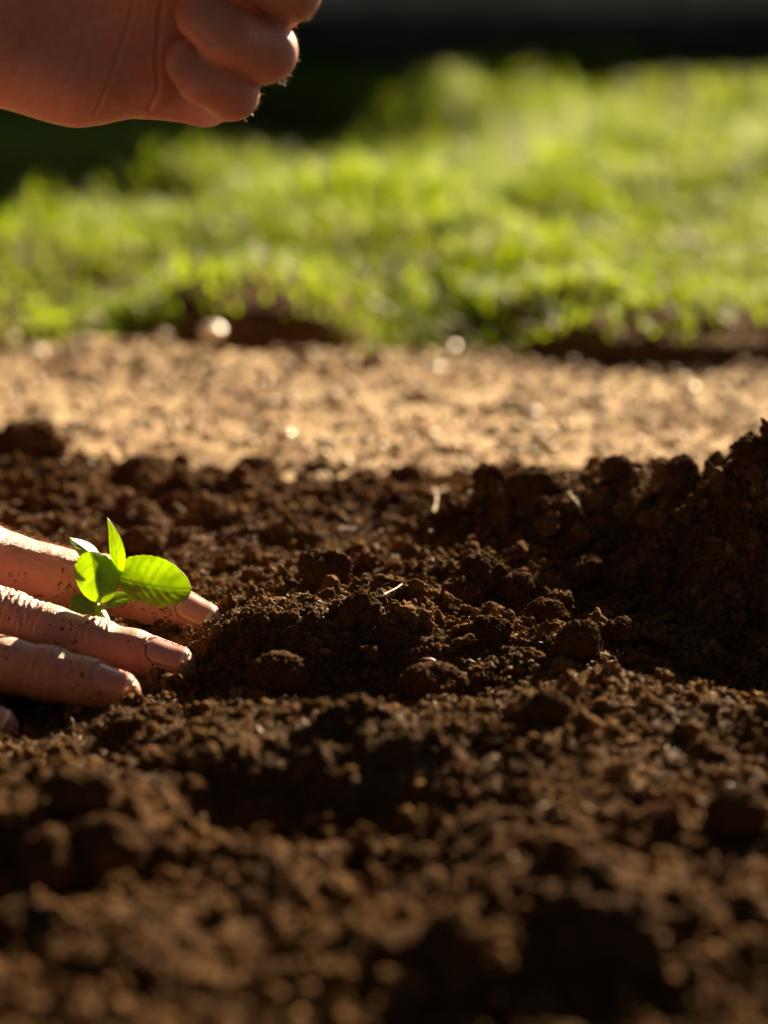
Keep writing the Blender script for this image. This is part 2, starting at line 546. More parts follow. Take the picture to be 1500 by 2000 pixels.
parts.append(lumps(np.stack([x, y, soil_z(x, y) + r * 0.5], -1), r, 3, 14, 0.9))
# crumbs spilled over the near side of the path and litter along the lawn edge
n_ = 600
y = 1.19 + 0.16 * rng.random(n_) ** 2.2; x = rng.uniform(-0.3, 0.3, n_)
r = 0.0005 + 0.0022 * rng.random(n_) ** 3
parts.append(lumps(np.stack([x, y, path_z(x, y) + r * 0.4], -1), r, 1, 14, 0.6))
n_ = 900
y = 1.435 - 0.07 * rng.random(n_) ** 1.6; x = rng.uniform(-0.35, 0.35, n_)
r = 0.0005 + 0.002 * rng.random(n_) ** 2
parts.append(lumps(np.stack([x, y, np.maximum(path_z(x, y), turf_z(x, y)) + r * 0.4], -1), r, 1, 14, 0.6))
v, f = join(parts)
o = mesh_np('soil_crumbs', v, f, M['crumb'])
tag(o, 'loose crumbs of soil, coloured paler for rim light, scattered over the bed', 'soil', kind='stuff')

# small fibres in the soil
def strands(pos, length, width, flat=0.5):
    """bent flat-sided slivers: 4 stations, triangular section"""
    n = len(pos)
    d = rng.normal(size=(n, 3)); d[:, 2] *= flat; d /= np.linalg.norm(d, axis=1)[:, None]
    u = np.cross(d, rng.normal(size=(n, 3))); u /= np.linalg.norm(u, axis=1)[:, None]
    w = np.cross(d, u)
    V = np.zeros((n, 4, 3, 3))
    for i, t in enumerate((0, .33, .66, 1)):
        c = pos + d * (length * (t - .3))[:, None] + u * (length * 0.25 * math.sin(t * 3))[:, None]
        rr = width * (1 - 0.6 * abs(t - .4))
        for j in range(3):
            a = j * 2.094
            V[:, i, j] = c + (u * math.cos(a) + w * math.sin(a)) * rr[:, None]
    F = []
    for i in range(3):
        for j in range(3):
            F.append((i * 3 + j, i * 3 + (j + 1) % 3, (i + 1) * 3 + (j + 1) % 3, (i + 1) * 3 + j))
    F = np.array(F)[None] + (np.arange(n) * 12)[:, None, None]
    return V.reshape(-1, 3), F.reshape(-1, 4)


x, y = scatter_soil(45000, 0.17, 0.84, 1.14)
L = 0.0006 + 0.004 * rng.random(len(x)) ** 4
v, f = strands(np.stack([x, y, soil_z(x, y) + 0.0004], -1), L, np.full(len(x), 0.00006) + L * 0.012)
tag(mesh_np('root_fibres', v, f, M['fibre']), 'fine brown root fibres mixed into the dark soil', 'fibres', kind='stuff')

# path grit
n = 14000
x = rng.uniform(-0.5, 0.5, n); y = rng.uniform(1.17, 1.50, n)
r = 0.0005 + 0.002 * rng.random(n) ** 3
v, f = lumps(np.stack([x, y, path_z(x, y) + r * .4], -1), r, 1, 12, 0.4)
tag(mesh_np('path_grit', v, f, M['gravel']), 'fine tan grit lying on the sandy path', 'grit', kind='stuff')

# ------------------------------------------------------------------ soil clods (each its own thing)
CLOD_V, CLOD_F = icosphere(5)
CLING = []


def clod(px, py, size, label, squash=0.8, seed=0, spiky=0.5, Yw=None, rz=0.0, sink=0.3, group=None):
    """size = half width in mm; py = photo row of its centre"""
    if Yw is None:
        # walk along the sight line until it meets the soil
        for Yw in np.linspace(0.66, 1.28, 400):
            q = P(px, py, Yw)
            if q[2] - size / 1000 * (1 - sink) * squash < soil_z(q[0], q[1])[0]:
                break
    q = P(px, py, Yw)
    b = CLOD_V * np.array([1, 0.9, squash])
    d = 1 + spiky * 0.55 * fbm3(CLOD_V * 1.2 + seed * 9.1, 3, seed) + spiky * 0.28 * fbm3(CLOD_V * 4 + seed * 5.3, 3, seed + 3)
    w = CLOD_V * 5 + 1.5 * vn3(CLOD_V * 5, seed)[:, None] * 0.3
    bumps = np.abs(vn3(w, seed + 9)) * 0.10 + np.abs(vn3(w * 2.3, seed + 10)) * 0.07 + np.abs(vn3(w * 5.1, seed + 12)) * 0.07 + np.abs(vn3(w * 11, seed + 14)) * 0.045
    V = b * (d + bumps)[:, None] * size / 1000
    c, s_ = math.cos(rz), math.sin(rz)
    V = V @ np.array([[c, s_, 0], [-s_, c, 0], [0, 0, 1]])
    o = mesh_np('soil_clod', V, CLOD_F, M['soil'])
    o.location = q
    if 0.9 < Yw < 1.15: CLING.append(V[rng.choice(len(V), 500)] + q)
    tag(o, label, 'soil clod', group or 'clods of soil on the bed')
    return o


clod(45, 870, 12.5, 'large rough clod at the back left corner of the bed against the path', 0.75, 1, 0.9, 1.22)
clod(283, 925, 10.5, 'smooth dark domed clod on the far edge of the bed above the seedling', 0.62, 2, 0.35, 1.205)
clod(353, 903, 3.2, 'small clod right beside the domed clod on the far edge', 1.1, 3, 0.6, 1.215)
clod(502, 914, 7.2, 'rounded dark clod on the far edge between two smaller ones', 0.6, 4, 0.5, 1.22)
clod(622, 922, 6.8, 'low flat dark clod on the far edge left of centre', 0.5, 5, 0.5, 1.22)
clod(797, 930, 5.4, 'knobbly dark clod on the far edge near the middle', 0.7, 6, 0.6, 1.19)
clod(955, 940, 5.5, 'upright lump on the crest left of the straw pair', 1.1, 7, 0.7)
clod(1040, 945, 9, 'wide crumbly clod on the crest behind the crossed straws', 0.6, 8, 0.5)
clod(1205, 915, 5, 'small rounded clod on the crest of the right hand mound', 0.8, 9, 0.6)
clod(1325, 893, 7.0, 'broad clod on the top of the right hand mound', 0.6, 10, 0.8)
clod(1330, 935, 5.5, 'upright pointed lump on the upper slope of the right mound', 1.3, 11, 0.6)
clod(1470, 885, 6, 'dark clod at the top right where the mound meets the frame', 0.8, 12, 0.7)
clod(632, 1118, 8.0, 'reddish brown clod standing beyond the fine soil ridge', 0.85, 13, 0.6)
clod(275, 1060, 6.5, 'dark clod just behind the hand and the upright leaf', 0.75, 14, 0.5)
clod(548, 1318, 9.0, 'round crumb covered clod in the hollow right of the fingertips', 0.72, 15, 0.4)
clod(850, 1335, 9.0, 'shaded crumbly clod in front of the fine soil ridge', 0.6, 16, 0.5)
clod(1067, 1200, 6.2, 'rim lit crumb clod on the dark slope right of centre', 0.75, 17, 0.6)
clod(985, 1025, 4.2, 'small pale clod on the dark slope below the crest', 0.7, 18, 0.6)
clod(1065, 1385, 6.0, 'dark knob in front of the lit ridge', 0.8, 19, 0.6)
clod(205, 1665, 10.0, 'smooth round blurred clod at the lower left', 0.85, 20, 0.35)
clod(95, 1690, 8.0, 'blurred clod left of the smooth round one', 1.0, 21, 0.7)
clod(310, 1680, 5.5, 'small clod right of the smooth round one', 0.8, 22, 0.5)
clod(160, 1540, 8.5, 'crumbly clod on the ridge below the hidden fingertip', 0.6, 23, 0.7)
clod(1210, 1850, 25.0, 'largest black clod in the blurred foreground with a pointed top', 0.68, 24, 0.8, 0.745, 0.4)
clod(1400, 1900, 13.0, 'dark blurred lump right of the largest foreground clod', 0.7, 26, 0.6, 0.735, 1.0)
clod(880, 1920, 10.0, 'tall dark foreground clod near the middle of the lower edge', 1.7, 25, 0.5, 0.722, 0.9)
clod(1440, 1590, 7.5, 'dark clod near the right edge beside the orange chip', 0.8, 27, 0.6)
clod(560, 1940, 9.5, 'blurred low clod at the bottom left of centre', 0.6, 28, 0.6, 0.71)

for k, (px, py, sz, lab) in enumerate([
    (945, 1118, 6.5, 'rim lit clump high on the dark slope nearest the tilted straw'),
    (905, 1160, 5.0, 'small rim lit clump in front of the highest one'),
    (1010, 1150, 5.0, 'rim lit clump just right of the highest one'),
    (1140, 1115, 5.5, 'pale clump in the upper middle of the dark slope'),
    (1130, 1250, 6.0, 'craggy clump on the dark slope above the lit ridge'),
    (960, 1235, 5.5, 'crumbly clump at the back of the fine lit ridge'),
    (1215, 1240, 5.0, 'upright rim lit clump at the foot of the right mound'),
    (1290, 1095, 4.5, 'pale capped clump on the right mound beside the frame edge'),
    (1195, 1190, 4.5, 'ragged clump left of the foot of the right mound'),
    (700, 1190, 5.5, 'rough clump behind the fine ridge below the tilted straw')]):
    clod(px, py, sz, lab, 0.9, 40 + k, 0.85, sink=0.05, group='clumps on the dark slope')

# ------------------------------------------------------------------ straws, sticks, seeds
def on_soil(px, py, lift=0.0008):
    for Yw in np.linspace(0.66, 1.28, 900):
        q = P(px, py, Yw)
        if q[2] < soil_z(q[0], q[1])[0] + lift:
            break
    return q


def straw(p0, p1, label, w=0.0006, cat='straw', mat='straw', name='straw', bend=0.06, raise1=0.0, group='dry straws on the soil'):
    a = on_soil(*p0, 0.0012); b = on_soil(*p1, 0.0012)
    b = b * 0.5 + P(p1[0], p1[1], a[1] + 0.006) * 0.5
    b[2] += raise1
    n = 9
    t = np.linspace(0, 1, n)
    L = np.linalg.norm(b - a)
    side = np.cross(b - a, [0, 0, 1.0]); side /= np.linalg.norm(side) + 1e-9
    up = np.cross(side, (b - a) / L)
    V = []
    for i, ti in enumerate(t):
        c = a + (b - a) * ti + side * L * bend * math.sin(ti * 3.1) + up * L * bend * 0.6 * math.sin(ti * 2.2)
        ww = w * (1 - 0.35 * ti + 0.12 * math.sin(i * 2.3))
        for k in range(6):
            an = k * math.pi / 3
            V.append(c + side * math.cos(an) * ww * 0.75 + up * math.sin(an) * ww * 0.55)
    F = []
    for i in range(n - 1):
        for k in range(6):
            F.append((i * 6 + k, i * 6 + (k + 1) % 6, (i + 1) * 6 + (k + 1) % 6, (i + 1) * 6 + k))
    m0 = np.array(V).mean(0)
    F.append((0, 1, 2, 3)); F.append((0, 3, 4, 5)); e = (n - 1) * 6
    F.append((e + 3, e + 2, e + 1, e)); F.append((e + 5, e + 4, e + 3, e))
    o = mesh_np(name, np.array(V) - m0, np.array(F), M[mat])
    o.location = m0
    tag(o, label, cat, group)


straw((847, 998), (842, 960), 'short pale straw standing upright on the far slope', 0.0005, raise1=0.002)
straw((825, 966), (880, 958), 'straw lying flat behind the upright one', 0.00035)
straw((1138, 1005), (1106, 962), 'tan straw slanting down below the crest', 0.0005)
straw((1110, 962), (1152, 970), 'pale straw lying across the top of the slanting one', 0.0005)
straw((1215, 982), (1240, 986), 'tiny pale straw on the upper right slope', 0.0005)
straw((664, 1031), (699, 1034), 'white straw on the far slope above the reddish clod', 0.0005)
straw((750, 1161), (786, 1142), 'pale straw tilted on the middle of the bed', 0.0006)
straw((868, 1104), (875, 1122), 'short pale chip of straw just right of the tilted one', 0.0005)
straw((990, 1668), (1066, 1706), 'thick tan stick lying blurred in the foreground', 0.00085, 'stick', name='stick')
straw((905, 1305), (935, 1318), 'pale splinter lying across the fine lit ridge', 0.0003)
straw((1180, 1330), (1192, 1308), 'short splinter standing on the lit ridge toward the right', 0.0003)
straw((1300, 1462), (1309, 1440), 'bright upright splinter in the lit soil near the right edge', 0.0003)
straw((560, 1225), (600, 1218), 'thin pale fibre on top of the ridge right of the fingertips', 0.0003)
straw((1365, 1560), (1400, 1585), 'pale splinter beside the dark clod at the right edge', 0.0005)
straw((365, 1010), (340, 985), 'blurred brown straw beyond the upright leaf', 0.0004)
straw((1140, 1570), (1180, 1600), 'thin tan stick above the thick foreground one', 0.0005, 'stick', name='stick')
straw((1058, 1575), (1082, 1568), 'short bright straw in the lit middle of the bed', 0.0005)
straw((500, 1418), (540, 1458), 'brown stick leaning on the near ridge', 0.0006, 'stick', 'fibre', 'stick')
straw((640, 1408), (760, 1470), 'long brown stick running down the near ridge', 0.0006, 'stick', 'fibre', 'stick', 0.03)
straw((590, 1408), (625, 1425), 'short pale straw on the near ridge', 0.0005)
straw((1055, 1345), (1110, 1352), 'thin curved root hair over the lit ridge', 0.0002, 'root', 'fibre', 'root', 0.12)
straw((915, 1248), (916, 1215), 'thin upright rootlet on the fine lit ridge', 0.0002, 'root', 'fibre', 'root', 0.1, 0.001)
straw((300, 1150 + 330), (330, 1500), 'short brown twig left of the dark pit', 0.0004, 'stick', 'fibre', 'stick')


def chip(px, py, rx, rz_, label, mat, name, cat, seed, lift=0.001):
    q = on_soil(px, py, lift)
    v, f = icosphere(3)
    V = v * (1 + 0.25 * fbm3(v * 1.5 + seed, 2, seed))[:, None] * np.array([rx, rx * .5, rz_]) / 1000
    o = mesh_np(name, V, f, M[mat]); o.location = q + np.array([0, 0, lift * .3])
    tag(o, label, cat)


chip(1445, 1166, 1.7, 3.4, 'dull red seed husk on the dark slope at the right edge', 'seed', 'seed_husk', 'seed', 3)
chip(835, 1298, 3.0, 1.9, 'orange brown lump on top of the shaded clod', 'seed', 'bark_chip', 'bark chip', 5)
chip(635, 1274, 2.0, 1.1, 'flat reddish chip on the ridge right of the fingertips', 'seed', 'bark_chip', 'bark chip', 7)
chip(1420, 1545, 2.4, 2.0, 'orange chip beside a dark clod near the right edge', 'seed', 'bark_chip', 'bark chip', 9)
chip(962, 1447, 3.0, 1.3, 'pale wood chip in the lit soil below the middle', 'straw', 'wood_chip', 'wood chip', 11)
chip(625, 1680, 2.3, 2.0, 'pinkish blurred chip at the edge of the dark pit', 'seed', 'bark_chip', 'bark chip', 13)
chip(255, 1698, 4.3, 2.3, 'pale tan stone in front of the smooth round clod', 'gravel', 'stone', 'stone', 15)

# ------------------------------------------------------------------ pale pebbles glinting on path and lawn edge
for px, py, Yp, s, lab in [
    (75, 722, 1.425, 2.2, 'pale pebble on the path at the far left'),
    (415, 645, 1.425, 2.6, 'bright white pebble glinting at the lawn edge'),
    (320, 652, 1.42, 1.6, 'duller pebble left of the bright white one'),
    (372, 682, 1.41, 1.4, 'pebble just below the bright white one'),
    (688, 745, 1.395, 1.5, 'pale pebble on the path left of the middle'),
    (852, 766, 1.378, 1.7, 'bright cream pebble in the middle of the path'),
    (530, 810, 1.33, 1.5, 'cream pebble on the near half of the path'),
    (1018, 780, 1.365, 2.0, 'cream pebble on the path right of the middle'),
    (1040, 832, 1.31, 2.0, 'pale pebble close to the bed right of the middle'),
    (745, 925, 1.24, 1.4, 'bright pebble at the foot of the bed'),
    (880, 690, 1.44, 2.4, 'flat pale stone on the border of path and lawn'),
    (1000, 566, 1.52, 1.7, 'glinting pebble among the grass at the right'),
    (1120, 630, 1.45, 1.7, 'pale pebble in the grass above the shaded soil'),
    (185, 640, 1.495, 2.2, 'dull pebble in the grass at the left'),
    (20, 660, 1.47, 2.4, 'pebble at the left end of the lawn edge'),
    (560, 885, 1.26, 2.0, 'tiny pebble behind the far crest'),
    (385, 600, 1.53, 1.8, 'pebble in the grass above the bright white one'),
    (1350, 800, 1.34, 2.0, 'cream pebble on the path at the right')]:
    v, f = icosphere(3)
    k = int(px)
    V = v * (1 + 0.22 * fbm3(v * 1.2 + k, 2, k))[:, None] * np.array([1.4, 1.2, 0.9]) * (1.5 if s > 2.5 else 1.05) * s / 1000
    o = mesh_np('pebble', V, f, M['pebble'])
    q = P(px, py, Yp)
    zz = path_z(np.array([q[0]]), np.array([q[1]]))[0] if Yp < 1.47 else turf_z(np.array([q[0]]), np.array([q[1]]))[0] + 0.006
    o.location = (q[0], q[1], max(zz + 0.8 * s / 1000, min(q[2], zz + 0.012)))
    tag(o, lab, 'pebble', 'pale pebbles beyond the bed')

# ------------------------------------------------------------------ grass
def grass():
    n = 95000
    y = 1.40 + (2.36 - 1.40) * rng.random(n) ** 0.9
    x = rng.uniform(-0.75, 0.75, n) * (0.6 + 0.4 * (y - 1.4))
    # thinner, patchy at the border with the path, gaps further in
    d = 0.5 + 0.5 * vn2(x / 0.07, y / 0.07, 81) + 0.35 * vn2(x / 0.025, y / 0.025, 82)
    edge = np.clip((y - 1.435 + 0.03 * (x > 0.05) - 0.012 * vn2(x / 0.05, x * 0, 83)) / 0.04, 0.03, 1)
    right_gap = np.clip((y - 1.405) / 0.02, 0, 1) * (x > 0.05) + (x <= 0.05)
    hole = 1 - np.exp(-((x + 0.055) / 0.035) ** 2 - ((y - 1.49) / 0.03) ** 2)
    edge = edge * hole
    k = rng.random(n) < (0.35 + 0.8 * d) * edge * np.clip(right_gap, 0.04, 1)
    x, y, d = x[k], y[k], d[k]; n = len(x)
    clump = 0.5 + 0.5 * vn2(x / 0.09, y / 0.09, 84)
    Lh = (0.007 + 0.020 * clump) * np.clip((y - 1.38) / 0.2, 0.35, 1) * rng.uniform(0.5, 1.25, n)
    az = rng.uniform(0, 2 * math.pi, n)
    lean = rng.uniform(0.4, 1.3, n)
    d2 = np.stack([np.cos(az), np.sin(az)], -1)
    side = np.stack([-np.sin(az), np.cos(az), 0 * az], -1)
    z0 = turf_z(x, y) - 0.001
    w = rng.uniform(0.0006, 0.0014, n)
    V = np.zeros((n, 7, 3))
    for i, t in enumerate((0, .4, .75)):
        c = np.stack([x + d2[:, 0] * Lh * lean * t * t, y + d2[:, 1] * Lh * lean * t * t, z0 + Lh * t * (1 - 0.35 * lean * t)], -1)
        ww = (w * (1 - 0.45 * t))[:, None]
        V[:, 2 * i] = c - side * ww; V[:, 2 * i + 1] = c + side * ww
    V[:, 6] = np.stack([x + d2[:, 0] * Lh * lean, y + d2[:, 1] * Lh * lean, z0 + Lh * (1 - 0.35 * lean)], -1)
    F = np.array([(0, 1, 3, 2), (2, 3, 5, 4), (4, 5, 6, 6)])
    tri = np.array([(0, 1, 3), (0, 3, 2), (2, 3, 5), (2, 5, 4), (4, 5, 6)])
    F = tri[None] + (np.arange(n) * 7)[:, None, None]
    o = mesh_np('grass', V.reshape(-1, 3), F.reshape(-1, 3), M['grass'])
    tag(o, 'short bright green sunlit lawn grass', 'grass', kind='stuff')


grass()

# ------------------------------------------------------------------ far low wall, added unseen hedges, added shrubs that shade the lawn
def box_v(x0, x1, y0, y1, z0, z1, bev=0.004, nx=40, seed=0, amp=0.003):
    """rough block: subdivided box with uneven faces"""
    v, f = [], []
    xs = np.linspace(x0, x1, nx)
    prof = [(y0, z0), (y0, z0 * .5 + z1 * .5), (y0, z1 - bev), (y0 + bev, z1), (y1 - bev, z1), (y1, z1 - bev), (y1, z0)]
    m = len(prof)
    for i, xx in enumerate(xs):
        for (a, b) in prof:
            v.append((xx, a, b))
    for i in range(nx - 1):
        for j in range(m):
            f.append((i * m + j, i * m + (j + 1) % m, (i + 1) * m + (j + 1) % m, (i + 1) * m + j))
    v = np.array(v, float)
    n3 = np.stack([vn3(v * 25 + s + seed) for s in (0, 40, 80)], -1)
    v += n3 * amp
    e = (nx - 1) * m
    for b0, rev in ((0, True), (e, False)):
        for j in range(1, m - 2, 2):
            q = (b0, b0 + j, b0 + j + 1, b0 + j + 2)
            f.append(q[::-1] if rev else q)
    return v, np.array(f)


wall = bpy.data.objects.new('low_wall', None); COL.objects.link(wall); wall.location = (0, 2.37, 0)
tag(wall, 'low dark stone wall in shade along the far edge of the lawn', 'wall')
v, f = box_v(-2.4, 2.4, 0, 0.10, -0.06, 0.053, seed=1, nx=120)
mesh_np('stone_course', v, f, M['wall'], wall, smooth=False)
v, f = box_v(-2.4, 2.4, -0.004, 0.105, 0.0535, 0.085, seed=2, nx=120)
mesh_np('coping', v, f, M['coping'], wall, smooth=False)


def bush(name, cx, cy, z0, rx, ry, rz, n, leaf, label, cat, group=None):
    root = bpy.data.objects.new(name, None); COL.objects.link(root); root.location = (cx, cy, z0)
    tag(root, label, cat, group)
    # limbs
    parts = []
    for k in range(9):
        a = rng.uniform(0, 6.28); e = rng.uniform(0.2, 0.8)
        tip = np.array([math.cos(a) * rx * e, math.sin(a) * ry * e, rz * rng.uniform(0.9, 1.7)])
        vv = []
        for i, t in enumerate(np.linspace(0, 1, 6)):
            c = tip * np.array([t * t, t * t, t]) ; rr = 0.03 * rz * (1.15 - t)
            for j in range(6):
                vv.append(c + rr * np.array([math.cos(j * 1.047), math.sin(j * 1.047), 0]))
        ff = [(i * 6 + j, i * 6 + (j + 1) % 6, i * 6 + 6 + (j + 1) % 6, i * 6 + 6 + j) for i in range(5) for j in range(6)]
        parts.append((np.array(vv), np.array(ff)))
    v, f = join(parts)
    mesh_np('branches', v, f, M['bark'], root)
    # leaves in clumps through the volume
    nc = 60
    cc = rng.normal(size=(nc, 3)); cc /= np.linalg.norm(cc, axis=1)[:, None]; cc *= rng.uniform(0.35, 0.95, (nc, 1))
    w = rng.integers(0, nc, n)
    p = cc[w] + rng.normal(size=(n, 3)) * 0.13
    p = p * np.array([rx, ry, rz]) + np.array([0, 0, rz])
    Rm = rand_rot(n)
    base = np.array([(0, 0, 0), (-.35, .5, .06), (.35, .5, .06), (0, 1.1, 0)])
    V = np.einsum('nij,vj->nvi', Rm, base) * (leaf * rng.uniform(.6, 1.2, (n, 1, 1))) + p[:, None]
    F = np.array([(0, 2, 3, 1)])[None] + (np.arange(n) * 4)[:, None, None]
    mesh_np('foliage', V.reshape(-1, 3), F.reshape(-1, 4), M['added_shrub'], root)
    return root


bush('added_shrub', 0.13, 2.70, 0.08, 0.16, 0.12, 0.15, 2600, 0.028, 'small unseen bush added behind the low wall nearest the middle for its shade', 'added_shrub', 'unseen shrubs added for their shade')  # both bushes are out of view, added to cast shade on the lawn
bush('added_shrub', 0.0, 2.56, 0.07, 0.17, 0.12, 0.18, 3200, 0.028, 'taller unseen bush added behind the left part of the low wall for its shade', 'added_shrub', 'unseen shrubs added for their shade')
bush('added_hedge', -1.2, 7.4, 0.0, 2.0, 0.7, 0.95, 7000, 0.13, 'unseen leafy screen added far beyond the wall on the left to block sky light', 'added_hedge', 'unseen hedges added to block sky light')  # far hedges are out of view, added to hide the bright low sky
bush('added_hedge', 2.0, 7.6, 0.0, 2.0, 0.7, 0.95, 7000, 0.13, 'unseen leafy screen added far beyond the wall on the right to block sky light', 'added_hedge', 'unseen hedges added to block sky light')

# ------------------------------------------------------------------ hands: smooth-blended rounded cones, meshed as one surface
def cone_d(p, a, b, ra, rb):
    ab = b - a; L2 = float(ab @ ab) + 1e-12
    t = np.clip(((p - a) @ ab) / L2, 0, 1)
    return np.linalg.norm(p - a - t[..., None] * ab, axis=-1) - (ra + (rb - ra) * t)


def smin(a, b, k):
    h = np.clip(0.5 + 0.5 * (b - a) / k, 0, 1)
    return b + (a - b) * h - k * h * (1 - h)


def sdf(p, prims):
    d = np.full(p.shape[:-1], 1.0)
    for (a, b, ra, rb, k) in prims:
        d = smin(d, cone_d(p, a, b, ra, rb), k)
    return d


def sdf_mesh(prims, h):
    lo = np.min([np.minimum(a - ra, b - rb) for a, b, ra, rb, k in prims], axis=0) - 3 * h
    hi = np.max([np.maximum(a + ra, b + rb) for a, b, ra, rb, k in prims], axis=0) + 3 * h
    n = np.ceil((hi - lo) / h).astype(int) + 1
    D = np.full(n, 0.05, np.float32)
    for (a, b, ra, rb, k) in prims:
        m = k + 3 * h
        l = np.maximum(((np.minimum(a - ra, b - rb) - m - lo) / h).astype(int), 0)
        u = np.minimum(((np.maximum(a + ra, b + rb) + m - lo) / h).astype(int) + 2, n)
        ax = [lo[i] + h * np.arange(l[i], u[i]) for i in range(3)]
        p = np.stack(np.meshgrid(*ax, indexing='ij'), -1)
        sl = tuple(slice(l[i], u[i]) for i in range(3))
        D[sl] = smin(D[sl], cone_d(p, a, b, ra, rb), k)
    ins = D < 0
    nc = n - 1
    cnt = np.zeros(nc, np.int8)
    for dx in (0, 1):
        for dy in (0, 1):
            for dz in (0, 1):
                cnt += ins[dx:dx + nc[0], dy:dy + nc[1], dz:dz + nc[2]]
    act = (cnt > 0) & (cnt < 8)
    idx = np.full(nc, -1, np.int64)
    ci = np.argwhere(act)
    idx[act] = np.arange(len(ci))
    V = lo + (ci + 0.5) * h
    F = []
    E = [(1, 0, 0), (0, 1, 0), (0, 0, 1)]
    for axx in range(3):
        e = E[axx]
        A = ins[:n[0] - e[0], :n[1] - e[1], :n[2] - e[2]]
        B = ins[e[0]:, e[1]:, e[2]:]
        q = np.argwhere(A != B)
        o1, o2 = [(axx + 1) % 3, (axx + 2) % 3]
        q = q[(q[:, o1] > 0) & (q[:, o2] > 0) & (q[:, o1] < nc[o1]) & (q[:, o2] < nc[o2])]
        s = A[tuple(q.T)]
        u1 = np.zeros(3, int); u1[o1] = 1; u2 = np.zeros(3, int); u2[o2] = 1
        quad = np.stack([idx[tuple((q - u1 - u2).T)], idx[tuple((q - u2).T)], idx[tuple(q.T)], idx[tuple((q - u1).T)]], -1)
        quad[~s] = quad[~s][:, ::-1]
        F.append(quad)
    F = np.concatenate(F)
    for _ in range(3):
        d = sdf(V, prims)
        g = sdf_grad(V, prims)
        V = V - g * d[:, None]
    return V, F


def sdf_grad(V, prims):
    e = 0.0004
    g = np.stack([sdf(V + np.eye(3)[i] * e, prims) - sdf(V - np.eye(3)[i] * e, prims) for i in range(3)], -1)
    return g / (np.linalg.norm(g, axis=1)[:, None] + 1e-9)


def nrm(v):
    v = np.asarray(v, float); return v / np.linalg.norm(v)


def chain(pts, k):
    """pts: (px,py,Y,r_mm)"""
    W = [(P(a, b, c), r / 1000) for a, b, c, r in pts]
    return [(W[i][0], W[i + 1][0], W[i][1], W[i + 1][1], k) for i in range(len(W) - 1)]


def sstep(a, b, x):
    t = np.clip((x - a) / (b - a), 0, 1); return t * t * (3 - 2 * t)


def wrinkles(V, G, J, d, n, rad, us, amp, seed=0, wob=0.5):
    """transverse creases over the back of a joint; us = offsets in mm along d"""
    q = V - J
    u = q @ d * 1000
    rr = q - (q @ d)[:, None] * d
    dist = np.linalg.norm(rr, axis=1)
    cosn = (rr @ n) / (dist + 1e-9)
    s = nrm(np.cross(d, n)); side = rr @ s * 1000
    near = (dist < rad * 1.7 / 1000) * sstep(-0.15, 0.5, cosn)
    out = np.zeros(len(V))
    for i, ui in enumerate(us):
        c = ui + wob * vn2(side / 2.2, side * 0 + i * 3.1, seed) + 0.05 * side * ((i % 2) - .5) + 0.01 * (side ** 2) * (1 if ui > 0 else -1) * .6
        wd = 0.34 + 0.1 * (i % 3)
        out -= amp * np.exp(-((u - c) / wd) ** 2) * (0.55 + 0.45 * vn2(side / 1.7 + 9, side * 0 + i, seed + 2))
        out += amp * 0.4 * np.exp(-((u - c - 0.9) / 0.8) ** 2)
    return out * near / 1000


